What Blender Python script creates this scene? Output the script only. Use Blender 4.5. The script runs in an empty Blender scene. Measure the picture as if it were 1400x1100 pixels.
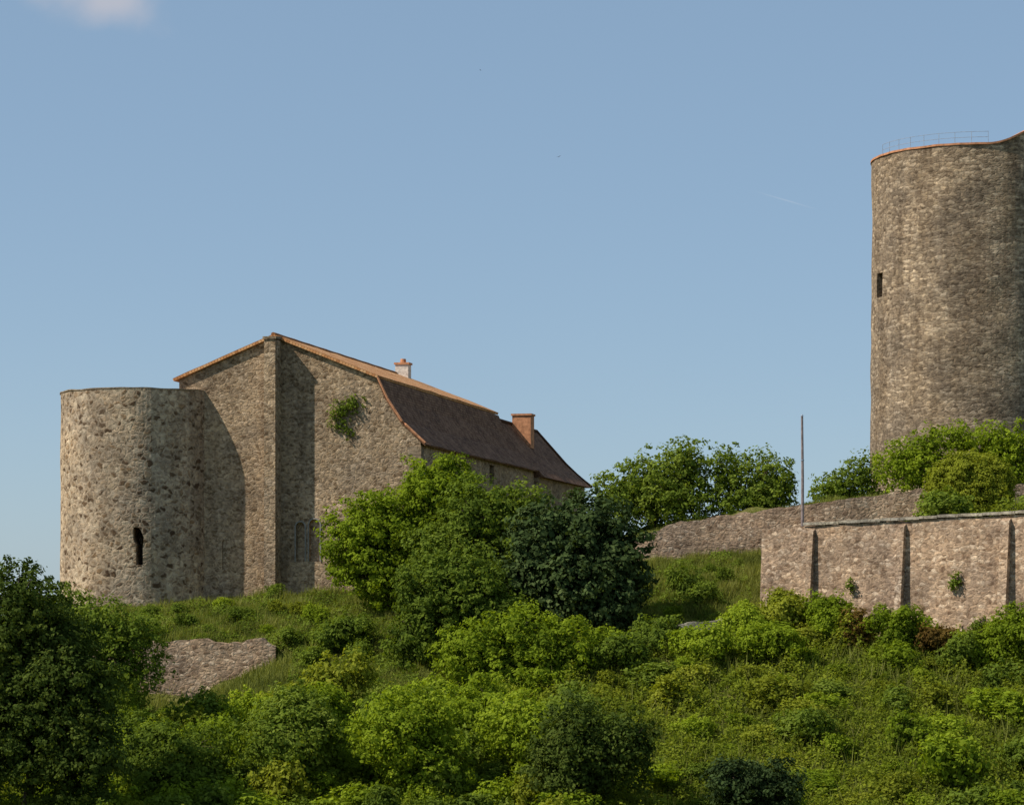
import bpy, bmesh, math, random
import numpy as np
from mathutils import Vector, Matrix, noise as mnoise

random.seed(7)
scene = bpy.context.scene
scene.view_settings.view_transform = 'Standard'
scene.view_settings.look = 'None'
scene.view_settings.exposure = 0
COL = scene.collection

# ------------------------------------------------------------------ camera
cam_d = bpy.data.cameras.new("camera")
cam = bpy.data.objects.new("camera", cam_d); COL.objects.link(cam)
cam.location = (0, 0, 0)
cam.rotation_euler = (math.radians(90), 0, 0)
cam_d.sensor_width = 36
cam_d.lens = 96.43
cam_d.shift_y = 0.2143
cam_d.clip_start = 0.5
cam_d.clip_end = 20000
scene.camera = cam

# ------------------------------------------------------------------ light
EL = math.radians(46)
az = Vector((-0.958, -0.286)).normalized()
to_sun = Vector((az.x*math.cos(EL), az.y*math.cos(EL), math.sin(EL)))
sd = bpy.data.lights.new("sun", 'SUN'); sd.energy = 5.0; sd.angle = math.radians(0.5)
sd.color = (1.0, 0.94, 0.84)
sun = bpy.data.objects.new("sun", sd); COL.objects.link(sun)
sun.rotation_euler = (-to_sun).to_track_quat('-Z', 'Y').to_euler()
sun.location = (-60, 60, 80)

# ------------------------------------------------------------------ node helpers
def N(nt, t, **kw):
    n = nt.nodes.new(t)
    for k, v in kw.items():
        setattr(n, k, v)
    return n
def L(nt, a, b): nt.links.new(a, b)
def ramp(nt, stops, interp='LINEAR'):
    r = nt.nodes.new('ShaderNodeValToRGB'); r.color_ramp.interpolation = interp
    e = r.color_ramp.elements
    while len(e) < len(stops): e.new(0.5)
    for i, (p, c) in enumerate(stops):
        e[i].position = p; e[i].color = (*c, 1) if len(c) == 3 else c
    return r
def mixc(nt, mode, fac, a, b):
    m = nt.nodes.new('ShaderNodeMix'); m.data_type = 'RGBA'; m.blend_type = mode
    for idx, v in ((0, fac), (6, a), (7, b)):
        if isinstance(v, bpy.types.NodeSocket): nt.links.new(v, m.inputs[idx])
        else: m.inputs[idx].default_value = v if idx == 0 else (*v, 1)
    return m.outputs[2]
def math_n(nt, op, a, b=None, c=None):
    m = nt.nodes.new('ShaderNodeMath'); m.operation = op
    for i, v in enumerate((a, b, c)):
        if v is None: continue
        if isinstance(v, bpy.types.NodeSocket): nt.links.new(v, m.inputs[i])
        else: m.inputs[i].default_value = v
    return m.outputs[0]

# ------------------------------------------------------------------ world
w = bpy.data.worlds.new("World"); scene.world = w; w.use_nodes = True
nt = w.node_tree; nt.nodes.clear()
sky = N(nt, 'ShaderNodeTexSky', sky_type='NISHITA', sun_disc=False)
sky.sun_elevation = EL
sky.sun_rotation = math.atan2(az.x, az.y)
sky.altitude = 300; sky.air_density = 0.8; sky.dust_density = 0.6; sky.ozone_density = 2.2
tc = N(nt, 'ShaderNodeTexCoord')
nrm = N(nt, 'ShaderNodeVectorMath', operation='NORMALIZE'); L(nt, tc.outputs['Generated'], nrm.inputs[0])
def spot(dirv, sx, sz):
    d = Vector(dirv).normalized()
    s = N(nt, 'ShaderNodeVectorMath', operation='SUBTRACT'); L(nt, nrm.outputs[0], s.inputs[0]); s.inputs[1].default_value = d
    m = N(nt, 'ShaderNodeVectorMath', operation='MULTIPLY'); L(nt, s.outputs[0], m.inputs[0]); m.inputs[1].default_value = (1/sx, 1/sx, 1/sz)
    l = N(nt, 'ShaderNodeVectorMath', operation='LENGTH'); L(nt, m.outputs[0], l.inputs[0])
    return l.outputs['Value']
d1 = spot((-0.148, 1, 0.2275), 0.029, 0.016)
nz = N(nt, 'ShaderNodeTexNoise'); nz.inputs['Scale'].default_value = 45; nz.inputs['Detail'].default_value = 4
L(nt, nrm.outputs[0], nz.inputs['Vector'])
dd = math_n(nt, 'ADD', d1, math_n(nt, 'MULTIPLY', math_n(nt, 'SUBTRACT', nz.outputs[0], 0.5), 1.1))
cr = ramp(nt, [(0.1, (0.45, 0.45, 0.45)), (1.2, (0, 0, 0))], 'EASE'); L(nt, dd, cr.inputs[0])
nz2 = N(nt, 'ShaderNodeTexNoise'); nz2.inputs['Scale'].default_value = 5; nz2.inputs['Detail'].default_value = 3
L(nt, nrm.outputs[0], nz2.inputs['Vector'])
haze = math_n(nt, 'ADD', math_n(nt, 'MULTIPLY', nz2.outputs[0], 0.14), 0.5)
skyc = mixc(nt, 'MULTIPLY', 1.0, sky.outputs[0], (1.14, 1.10, 1.05))
c1 = mixc(nt, 'MIX', haze, skyc, (2.35, 3.5, 4.75))
c2 = mixc(nt, 'MIX', cr.outputs[0], c1, (6.2, 5.4, 5.2))
P1=Vector((0.0907,1,0.1563)).normalized(); P2=Vector((0.1093,1,0.1509)).normalized()
pn=P1.cross(P2).normalized(); pm=((P1+P2)/2).normalized()
dt=N(nt,'ShaderNodeVectorMath',operation='DOT_PRODUCT'); L(nt,nrm.outputs[0],dt.inputs[0]); dt.inputs[1].default_value=pn
wd_=math_n(nt,'SUBTRACT',1.0,math_n(nt,'DIVIDE',math_n(nt,'ABSOLUTE',dt.outputs['Value']),0.00036))
dl=spot(pm,0.012,0.012)
lf=math_n(nt,'SUBTRACT',1.0,dl)
cf=math_n(nt,'MULTIPLY',math_n(nt,'MULTIPLY',math_n(nt,'MAXIMUM',wd_,0.0),math_n(nt,'MAXIMUM',lf,0.0)),0.18)
c3 = mixc(nt,'MIX',cf,c2,(6.5,6.6,6.8))
bg = N(nt, 'ShaderNodeBackground'); bg.inputs['Strength'].default_value = 0.117
L(nt, c3, bg.inputs['Color'])
wo = N(nt, 'ShaderNodeOutputWorld'); L(nt, bg.outputs[0], wo.inputs[0])

# ------------------------------------------------------------------ materials
def new_mat(name):
    m = bpy.data.materials.new(name); m.use_nodes = True
    m.node_tree.nodes.clear(); return m, m.node_tree

def stone(name, cols, mortar, scale=3.0, zs=1.6, mw=0.08, dark=(0.42, 0.38, 0.34), bump=0.45, stain=0.6, fine=9.0, gain=1.0, distort=0.3):
    m, nt = new_mat(name)
    g = lambda c: tuple(min(0.75, x*gain) for x in c)
    cols = [g(c) for c in cols]; mortar = g(mortar)
    tc = N(nt, 'ShaderNodeTexCoord')
    n0 = N(nt, 'ShaderNodeTexNoise'); n0.inputs['Scale'].default_value = 2.6; n0.inputs['Detail'].default_value = 3
    L(nt, tc.outputs['Object'], n0.inputs['Vector'])
    sc = N(nt, 'ShaderNodeVectorMath', operation='SCALE'); sc.inputs['Scale'].default_value = distort
    L(nt, n0.outputs['Color'], sc.inputs[0])
    ad = N(nt, 'ShaderNodeVectorMath', operation='ADD'); L(nt, tc.outputs['Object'], ad.inputs[0]); L(nt, sc.outputs[0], ad.inputs[1])
    mp = N(nt, 'ShaderNodeMapping'); mp.inputs['Scale'].default_value = (scale, scale, scale*zs); L(nt, ad.outputs[0], mp.inputs['Vector'])
    v = N(nt, 'ShaderNodeTexVoronoi'); v.inputs['Scale'].default_value = 1; L(nt, mp.outputs[0], v.inputs['Vector'])
    ve = N(nt, 'ShaderNodeTexVoronoi', feature='DISTANCE_TO_EDGE'); ve.inputs['Scale'].default_value = 1; L(nt, mp.outputs[0], ve.inputs['Vector'])
    sep = N(nt, 'ShaderNodeSeparateColor'); L(nt, v.outputs['Color'], sep.inputs[0])
    k = len(cols)
    cr = ramp(nt, [((i+0.5)/k, c) for i, c in enumerate(cols)], 'LINEAR'); L(nt, sep.outputs[0], cr.inputs[0])
    fine_v = N(nt, 'ShaderNodeTexVoronoi'); fine_v.inputs['Scale'].default_value = fine; L(nt, ad.outputs[0], fine_v.inputs['Vector'])
    sepf = N(nt, 'ShaderNodeSeparateColor'); L(nt, fine_v.outputs['Color'], sepf.inputs[0])
    crf = ramp(nt, [(0.0, (0.50, 0.47, 0.44)), (0.55, (1, 1, 1)), (1.0, (1.30, 1.25, 1.16))]); L(nt, sepf.outputs[0], crf.inputs[0])
    col = mixc(nt, 'MULTIPLY', 0.85, cr.outputs[0], crf.outputs[0])
    em = ramp(nt, [(0.0, (1, 1, 1)), (mw, (0.6, 0.6, 0.6)), (mw*2.2, (0, 0, 0))]); L(nt, ve.outputs['Distance'], em.inputs[0])
    nm = N(nt, 'ShaderNodeTexNoise'); nm.inputs['Scale'].default_value = 0.9; nm.inputs['Detail'].default_value = 5; L(nt, tc.outputs['Object'], nm.inputs['Vector'])
    mcol = mixc(nt, 'MULTIPLY', 0.6, mortar, crf.outputs[0])
    mfac = math_n(nt, 'MULTIPLY', em.outputs[0], math_n(nt, 'ADD', nm.outputs[0], 0.25))
    col = mixc(nt, 'MIX', mfac, col, mcol)
    mps = N(nt, 'ShaderNodeMapping'); mps.inputs['Scale'].default_value = (1.0, 1.0, 0.13); L(nt, tc.outputs['Object'], mps.inputs['Vector'])
    ns = N(nt, 'ShaderNodeTexNoise'); ns.inputs['Scale'].default_value = 0.9; ns.inputs['Detail'].default_value = 6; ns.inputs['Roughness'].default_value = 0.65; L(nt, mps.outputs[0], ns.inputs['Vector'])
    rs = ramp(nt, [(0.34, dark), (0.60, (1, 1, 1))]); L(nt, ns.outputs[0], rs.inputs[0])
    col = mixc(nt, 'MULTIPLY', stain, col, rs.outputs[0])
    nb = N(nt, 'ShaderNodeTexNoise'); nb.inputs['Scale'].default_value = 0.4; nb.inputs['Detail'].default_value = 5; L(nt, tc.outputs['Object'], nb.inputs['Vector'])
    rb = ramp(nt, [(0.36, (0.74, 0.71, 0.69)), (0.64, (1.16, 1.08, 0.98))]); L(nt, nb.outputs[0], rb.inputs[0])
    col = mixc(nt, 'MULTIPLY', 0.9, col, rb.outputs[0])
    h1 = ramp(nt, [(0.0, (0, 0, 0)), (mw*3, (1, 1, 1))]); L(nt, ve.outputs['Distance'], h1.inputs[0])
    hh = math_n(nt, 'ADD', math_n(nt, 'MULTIPLY', h1.outputs[0], 0.35), math_n(nt, 'MULTIPLY', sepf.outputs[1], 0.8))
    hh = math_n(nt, 'ADD', hh, math_n(nt, 'MULTIPLY', sep.outputs[1], 0.5))
    b = N(nt, 'ShaderNodeBump'); b.inputs['Strength'].default_value = bump; b.inputs['Distance'].default_value = 0.10; L(nt, hh, b.inputs['Height'])
    p = N(nt, 'ShaderNodeBsdfPrincipled'); p.inputs['Roughness'].default_value = 0.95; p.inputs['Specular IOR Level'].default_value = 0.1
    L(nt, col, p.inputs['Base Color']); L(nt, b.outputs[0], p.inputs['Normal'])
    o = N(nt, 'ShaderNodeOutputMaterial'); L(nt, p.outputs[0], o.inputs[0])
    return m

M_tower = stone("rubble_stone_light", [(0.12,0.08,0.05), (0.35,0.27,0.19), (0.42,0.335,0.245), (0.22,0.15,0.09), (0.48,0.40,0.30)], (0.46,0.38,0.285), scale=3.0, zs=1.35, mw=0.10, stain=0.5, gain=1.16, fine=8, distort=.45)
M_gable = stone("rubble_stone_warm", [(0.19,0.135,0.085), (0.36,0.275,0.185), (0.32,0.245,0.17), (0.24,0.175,0.115), (0.43,0.34,0.245)], (0.37,0.295,0.21), scale=3.6, zs=1.7, mw=0.07, stain=0.55, gain=1.2)
M_keep = stone("coursed_stone_grey", [(0.18,0.14,0.10), (0.27,0.215,0.155), (0.25,0.195,0.14), (0.30,0.24,0.17), (0.45,0.37,0.275)], (0.28,0.225,0.165), scale=2.4, zs=2.9, mw=0.06, stain=0.62, fine=6.5, gain=1.13, distort=.22)
M_wall = stone("retaining_wall_stone", [(0.21,0.145,0.10), (0.43,0.325,0.235), (0.37,0.275,0.20), (0.28,0.205,0.15), (0.53,0.43,0.33)], (0.33,0.245,0.175), scale=3.4, zs=1.8, mw=0.09, stain=0.45, gain=1.25)
M_coping = stone("grey_coping_stone", [(0.44,0.41,0.34), (0.50,0.47,0.40), (0.40,0.37,0.31)], (0.28,0.26,0.21), scale=1.2, zs=1.0, mw=0.03, stain=0.45, bump=.3)
M_quoin = stone("dressed_stone", [(0.29,0.23,0.165), (0.36,0.29,0.21), (0.32,0.255,0.185)], (0.30,0.24,0.175), scale=1.6, zs=1.8, mw=0.05, stain=0.6, bump=.3)

def tiles(name, cols, sx=0.18, sy=0.3):
    m, nt = new_mat(name)
    uv = N(nt, 'ShaderNodeUVMap')
    br = N(nt, 'ShaderNodeTexBrick'); br.inputs['Scale'].default_value = 1
    br.inputs['Brick Width'].default_value = sx; br.inputs['Row Height'].default_value = sy; br.inputs['Mortar Size'].default_value = 0.012
    br.inputs['Color1'].default_value = (0, 0, 0, 1); br.inputs['Color2'].default_value = (1, 1, 1, 1); br.inputs['Mortar'].default_value = (0, 0, 0, 1)
    L(nt, uv.outputs[0], br.inputs['Vector'])
    nz = N(nt, 'ShaderNodeTexNoise'); nz.inputs['Scale'].default_value = 0.8; nz.inputs['Detail'].default_value = 6; L(nt, uv.outputs[0], nz.inputs['Vector'])
    f = math_n(nt, 'ADD', math_n(nt, 'MULTIPLY', br.outputs['Color'], 0.35), math_n(nt, 'MULTIPLY', nz.outputs[0], 0.65))
    cr = ramp(nt, [(0.25, cols[0]), (0.45, cols[1]), (0.7, cols[2])]); L(nt, f, cr.inputs[0])
    col = mixc(nt, 'MULTIPLY', math_n(nt, 'MULTIPLY', br.outputs['Fac'], 0.6), cr.outputs[0], (0.3, 0.28, 0.25))
    b = N(nt, 'ShaderNodeBump'); b.inputs['Strength'].default_value = 0.8; b.inputs['Distance'].default_value = 0.05
    L(nt, math_n(nt, 'ADD', math_n(nt, 'SUBTRACT', 1.0, br.outputs['Fac']), math_n(nt, 'MULTIPLY', br.outputs['Color'], 0.6)), b.inputs['Height'])
    p = N(nt, 'ShaderNodeBsdfPrincipled'); p.inputs['Roughness'].default_value = 0.9; p.inputs['Specular IOR Level'].default_value = 0.1
    L(nt, col, p.inputs['Base Color']); L(nt, b.outputs[0], p.inputs['Normal'])
    o = N(nt, 'ShaderNodeOutputMaterial'); L(nt, p.outputs[0], o.inputs[0])
    return m
M_orange = tiles("orange_canal_tile", [(0.36,0.15,0.06), (0.57,0.27,0.11), (0.66,0.40,0.20)])
M_brown = tiles("brown_flat_tile", [(0.105,0.053,0.032), (0.19,0.098,0.058), (0.29,0.16,0.095)], 0.22, 0.18)

def plain(name, col, rough=0.8, metal=0.0, var=0.3, sc=6):
    m, nt = new_mat(name)
    tc = N(nt, 'ShaderNodeTexCoord')
    nz = N(nt, 'ShaderNodeTexNoise'); nz.inputs['Scale'].default_value = sc; nz.inputs['Detail'].default_value = 5; L(nt, tc.outputs['Object'], nz.inputs['Vector'])
    cr = ramp(nt, [(0.3, tuple(c*(1-var) for c in col)), (0.7, tuple(min(1, c*(1+var)) for c in col))]); L(nt, nz.outputs[0], cr.inputs[0])
    p = N(nt, 'ShaderNodeBsdfPrincipled'); p.inputs['Roughness'].default_value = rough; p.inputs['Metallic'].default_value = metal
    p.inputs['Specular IOR Level'].default_value = 0.2
    L(nt, cr.outputs[0], p.inputs['Base Color'])
    o = N(nt, 'ShaderNodeOutputMaterial'); L(nt, p.outputs[0], o.inputs[0])
    return m
M_brick = plain("chimney_brick", (0.48, 0.22, 0.11), 0.9, var=0.35, sc=5)
M_render = plain("lime_render", (0.66, 0.57, 0.48), 0.9)
M_metal = plain("grey_metal", (0.28, 0.33, 0.40), 0.6, 0.0)
M_polewood = plain("weathered_pole", (0.24, 0.19, 0.18), 0.8)
M_bark = plain("bark", (0.10, 0.075, 0.05), 0.95)
M_dark = plain("dark_interior", (0.02, 0.018, 0.015), 0.95)
M_bird = plain("dark_feathers", (0.04, 0.04, 0.05), 0.7)
M_shutter = plain("grey_window_stone", (0.24, 0.22, 0.19), 0.9)

def foliage(name, cd, cm, cl, transl=0.3, gain=1.0):
    m, nt = new_mat(name)
    cd, cm, cl = [tuple(x*gain for x in c) for c in (cd, cm, cl)]
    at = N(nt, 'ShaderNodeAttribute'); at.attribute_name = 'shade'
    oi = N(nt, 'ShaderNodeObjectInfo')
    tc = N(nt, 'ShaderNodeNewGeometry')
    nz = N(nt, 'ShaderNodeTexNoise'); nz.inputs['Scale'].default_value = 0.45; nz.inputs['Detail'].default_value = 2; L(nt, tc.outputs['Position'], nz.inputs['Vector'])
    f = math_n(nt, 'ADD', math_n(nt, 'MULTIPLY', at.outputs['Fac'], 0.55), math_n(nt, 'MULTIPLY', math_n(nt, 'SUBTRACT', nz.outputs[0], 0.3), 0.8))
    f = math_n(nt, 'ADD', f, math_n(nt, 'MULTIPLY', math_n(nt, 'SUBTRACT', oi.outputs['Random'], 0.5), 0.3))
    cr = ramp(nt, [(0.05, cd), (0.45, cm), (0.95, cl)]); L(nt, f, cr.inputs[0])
    p = N(nt, 'ShaderNodeBsdfDiffuse')
    L(nt, cr.outputs[0], p.inputs['Color'])
    t = N(nt, 'ShaderNodeBsdfTranslucent')
    L(nt, mixc(nt, 'MULTIPLY', 1.0, cr.outputs[0], (1.5, 1.45, 0.5)), t.inputs[0])
    mx = N(nt, 'ShaderNodeMixShader'); mx.inputs[0].default_value = transl
    L(nt, p.outputs[0], mx.inputs[1]); L(nt, t.outputs[0], mx.inputs[2])
    o = N(nt, 'ShaderNodeOutputMaterial'); L(nt, mx.outputs[0], o.inputs[0])
    return m
F_bright = foliage("leaves_bright", (0.056,0.082,0.008), (0.132,0.172,0.013), (0.225,0.265,0.026), 0.38, 1.62)
F_mid = foliage("leaves_mid", (0.038,0.058,0.010), (0.090,0.122,0.016), (0.165,0.197,0.034), 0.34, 1.58)
F_dark = foliage("leaves_dark", (0.014,0.023,0.009), (0.042,0.062,0.020), (0.125,0.150,0.055), 0.2, 1.5)
F_deep = foliage("leaves_deep", (0.014,0.023,0.006), (0.038,0.056,0.011), (0.090,0.112,0.022), 0.28, 1.5)
F_red = foliage("leaves_reddish", (0.06,0.035,0.010), (0.15,0.095,0.025), (0.19,0.17,0.03), 0.3, 1.1)
F_yellow = foliage("leaves_yellow_green", (0.072,0.085,0.010), (0.152,0.168,0.017), (0.25,0.255,0.035), 0.34, 1.5)
F_grass = foliage("grass_blades", (0.08,0.092,0.022), (0.15,0.160,0.035), (0.27,0.25,0.09), 0.3, 1.45)

def ground_mat():
    m, nt = new_mat("hillside_grass_ground")
    tc = N(nt, 'ShaderNodeTexCoord')
    n1 = N(nt, 'ShaderNodeTexNoise'); n1.inputs['Scale'].default_value = 0.25; n1.inputs['Detail'].default_value = 8; L(nt, tc.outputs['Object'], n1.inputs['Vector'])
    n2 = N(nt, 'ShaderNodeTexNoise'); n2.inputs['Scale'].default_value = 5; n2.inputs['Detail'].default_value = 8; L(nt, tc.outputs['Object'], n2.inputs['Vector'])
    f = math_n(nt, 'ADD', math_n(nt, 'MULTIPLY', n1.outputs[0], 0.6), math_n(nt, 'MULTIPLY', n2.outputs[0], 0.4))
    cr = ramp(nt, [(0.35, (0.05,0.065,0.012)), (0.5, (0.11,0.12,0.022)), (0.65, (0.19,0.17,0.06))]); L(nt, f, cr.inputs[0])
    b = N(nt, 'ShaderNodeBump'); b.inputs['Strength'].default_value = 1; b.inputs['Distance'].default_value = 0.3; L(nt, n2.outputs[0], b.inputs['Height'])
    p = N(nt, 'ShaderNodeBsdfPrincipled'); p.inputs['Roughness'].default_value = 1; p.inputs['Specular IOR Level'].default_value = 0.05
    L(nt, cr.outputs[0], p.inputs['Base Color']); L(nt, b.outputs[0], p.inputs['Normal'])
    o = N(nt, 'ShaderNodeOutputMaterial'); L(nt, p.outputs[0], o.inputs[0])
    return m
M_ground = ground_mat()

# ------------------------------------------------------------------ mesh helpers
def empty(name, loc=(0,0,0)):
    e = bpy.data.objects.new(name, None); COL.objects.link(e); e.location = loc; return e
def mesh_obj(name, verts, faces, mat=None, parent=None, smooth=False, matrix=None):
    me = bpy.data.meshes.new(name); me.from_pydata([tuple(v) for v in verts], [], faces)
    me.validate(); me.update()
    if mat: me.materials.append(mat)
    o = bpy.data.objects.new(name, me); COL.objects.link(o)
    if matrix is not None: o.matrix_world = matrix
    if parent:
        o.parent = parent
        o.matrix_parent_inverse = Matrix.Translation(parent.location).inverted()
    if smooth: me.polygons.foreach_set('use_smooth', [True]*len(me.polygons))
    return o
def fix_normals(o):
    bm = bmesh.new(); bm.from_mesh(o.data); bmesh.ops.recalc_face_normals(bm, faces=bm.faces); bm.to_mesh(o.data); bm.free()
def box_v(x0,x1,y0,y1,z0,z1):
    return [(x0,y0,z0),(x1,y0,z0),(x1,y1,z0),(x0,y1,z0),(x0,y0,z1),(x1,y0,z1),(x1,y1,z1),(x0,y1,z1)]
BOXF = [(0,3,2,1),(4,5,6,7),(0,1,5,4),(1,2,6,5),(2,3,7,6),(3,0,4,7)]
def cut(target, cutter):
    fix_normals(cutter)
    md = target.modifiers.new("cut", 'BOOLEAN'); md.operation = 'DIFFERENCE'; md.object = cutter; md.solver = 'EXACT'
    bpy.context.view_layer.update()
    dg = bpy.context.evaluated_depsgraph_get()
    me = bpy.data.meshes.new_from_object(target.evaluated_get(dg))
    target.modifiers.clear(); target.data = me
    bpy.data.objects.remove(cutter)
def tube(pts, rads, sides=8):
    V=[];F=[]
    for i,(p,r) in enumerate(zip(pts,rads)):
        p=Vector(p)
        a=Vector(pts[max(i-1,0)]); b=Vector(pts[min(i+1,len(pts)-1)])
        t=(b-a).normalized(); u=t.orthogonal().normalized(); v=t.cross(u)
        for k in range(sides):
            an=2*math.pi*k/sides
            V.append(p+u*math.cos(an)*r+v*math.sin(an)*r)
    for i in range(len(pts)-1):
        for k in range(sides):
            k2=(k+1)%sides
            F.append((i*sides+k,i*sides+k2,(i+1)*sides+k2,(i+1)*sides+k))
    F.append(tuple(range(sides))[::-1]); F.append(tuple((len(pts)-1)*sides+k for k in range(sides)))
    return V,F
def merge(parts):
    V=[];F=[]
    for v,f in parts:
        o=len(V); V+=list(v); F+=[tuple(i+o for i in q) for q in f]
    return V,F

# ------------------------------------------------------------------ terrain
XS = np.array([-60,-30,-20,-16,-12,-4,3,8,14,24,40,70.])
rows = {
 -300:[-6]*12, -50:[-3]*12, 0:[-1.7]*12, 30:[-10]*12, 70:[-15]*12, 95:[-12.5]*12,
 112:[-10,-8.6,-8.3,-8.3,-8.3,-8.3,-8.3,-8.3,-8.3,-8.3,-8.3,-9],
 125:[-9,-6.5,-6.0,-6.0,-5.4,-4.8,-4.6,-4.4,-4.2,-4.0,-3.8,-4],
 132:[-8,-5,-5.0,-4.9,-4.0,-2.5,-2.3,-2,-1.6,-1.3,-1.2,-2],
 137.8:[-7,-4.2,-4.3,-4.1,-2.0,-0.8,-0.5,-0.4,-0.3,-0.2,0,0],
 139.4:[-6.7,-2.8,-1.5,-1.2,-0.9,-.4,0,.1,0,0,0,0],
 143:[-6,-1.4,-0.4,-.1,.2,.6,1.2,1.6,1.6,2,2,2],
 148:[-5,-.4,.6,.95,1.3,1.8,2.4,2.9,3.4,4,4,4],
 149.5:[-5,-.2,.8,1.1,1.5,1.9,2.6,3.1,3.9,4.5,4.5,4.5],
 150.5:[-5,-.2,.9,1.2,1.5,2,3.0,4.5,5.9,6.9,7.2,7.2],
 160:[-6,-.4,1.2,1.7,2.2,3,4,5.6,6.5,7.5,7.8,6],
 180:[-8,-1,1.2,1.8,2.5,3.5,4,5.3,6.3,7.5,7.8,5],
 210:[-14,-8,-6,-5,-4,-2,-2,0,2,3,3,0],
 280:[-25]*12, 500:[-28]*12, 9000:[-28]*12}
YS = np.array(sorted(rows)); ZT = np.array([rows[y] for y in YS], float)
BA=(12.6,140.0)
def base_h(x,y):
    x=np.asarray(x,float); y=np.asarray(y,float)
    xi=np.clip(x,XS[0],XS[-1]); yi=np.clip(y,YS[0],YS[-1])
    ix=np.clip(np.searchsorted(XS,xi)-1,0,len(XS)-2); iy=np.clip(np.searchsorted(YS,yi)-1,0,len(YS)-2)
    tx=(xi-XS[ix])/(XS[ix+1]-XS[ix]); ty=(yi-YS[iy])/(YS[iy+1]-YS[iy])
    z=(ZT[iy,ix]*(1-tx)*(1-ty)+ZT[iy,ix+1]*tx*(1-ty)+ZT[iy+1,ix]*(1-tx)*ty+ZT[iy+1,ix+1]*tx*ty)
    z=z+0.18*np.sin(x*0.7+1.3)*np.sin(y*0.55)+0.10*np.sin(x*1.7+y*1.1)+0.06*np.sin(x*3.1-y*2.3)
    wx,wy=0.832,-0.555; nx,ny=0.555,0.832
    s=(x-BA[0])*wx+(y-BA[1])*wy; d=(x-BA[0])*nx+(y-BA[1])*ny
    side=(x-BA[0])-0.31*(y-BA[1])
    inside=(d>0.7)&(side>0.75)&(y<150.0)&(s<34)
    ztop=4.45+0.035*np.clip(s,0,14)
    return np.where(inside,ztop,z)
def grid_axis(parts):
    a=[]
    for lo,hi,st in parts: a+=list(np.arange(lo,hi,st))
    return np.array(a)
gx=grid_axis([(-6000,-600,600),(-600,-100,50),(-100,-36,4),(-36,40,0.5),(40,100,4),(100,600,50),(600,6001,600)])
gy=grid_axis([(-280,0,20),(0,90,4),(90,155,0.5),(155,220,2),(220,600,20),(600,9001,600)])
GX,GY=np.meshgrid(gx,gy); GZ=base_h(GX,GY)
nxn,nyn=len(gx),len(gy)
V=np.stack([GX.ravel(),GY.ravel(),GZ.ravel()],1)
idx=np.arange(nxn*nyn).reshape(nyn,nxn)
Fq=np.stack([idx[:-1,:-1].ravel(),idx[:-1,1:].ravel(),idx[1:,1:].ravel(),idx[1:,:-1].ravel()],1)
def np_mesh(name,V,Fq,mat,smooth=False,shade=None,link=True):
    me=bpy.data.meshes.new(name)
    k=Fq.shape[1]
    me.vertices.add(len(V)); me.vertices.foreach_set('co',V.astype(np.float32).ravel())
    me.loops.add(Fq.size); me.loops.foreach_set('vertex_index',Fq.astype(np.int32).ravel())
    me.polygons.add(len(Fq)); me.polygons.foreach_set('loop_start',np.arange(0,Fq.size,k,dtype=np.int32))
    me.update(calc_edges=True)
    if smooth: me.polygons.foreach_set('use_smooth',np.ones(len(Fq),bool))
    if mat: me.materials.append(mat)
    if shade is not None:
        a=me.attributes.new('shade','FLOAT','FACE'); a.data.foreach_set('value',shade.astype(np.float32))
    if not link: return me
    o=bpy.data.objects.new(name,me); COL.objects.link(o); return o
np_mesh("hillside_ground",V,Fq,M_ground,smooth=True)
def hz(x,y): return float(base_h(x,y))

# ------------------------------------------------------------------ foliage
def leaves(centers, crad, outd, cshade, per, size, rng, up=0.3, rnd=0.9, aspect=0.62):
    n=len(centers); tot=n*per
    c=np.repeat(centers,per,0); r=np.repeat(crad,per); od=np.repeat(outd,per,0)
    d=rng.normal(size=(tot,3)); d/=np.linalg.norm(d,axis=1,keepdims=True)
    p=c+d*(r*rng.uniform(0.25,1,tot)**0.6)[:,None]*np.array([1.1,1.1,0.8])
    nrm=od*0.6+d*0.6+rng.normal(size=(tot,3))*rnd*0.5+np.array([0,0,up]); nrm/=np.linalg.norm(nrm,axis=1,keepdims=True)+1e-9
    t=rng.normal(size=(tot,3)); t-=nrm*(t*nrm).sum(1,keepdims=True); t/=np.linalg.norm(t,axis=1,keepdims=True)+1e-9
    b=np.cross(nrm,t); s=(size*rng.uniform(0.6,1.3,tot))[:,None]
    v=np.stack([p-t*s*0.5, p+b*s*aspect*0.5-nrm*s*0.06, p+t*s*0.5-nrm*s*0.12, p-b*s*aspect*0.5-nrm*s*0.06],1).reshape(-1,3)
    F=np.arange(tot*4).reshape(-1,4)
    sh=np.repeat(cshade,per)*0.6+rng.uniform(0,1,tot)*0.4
    return v,F,sh
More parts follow.
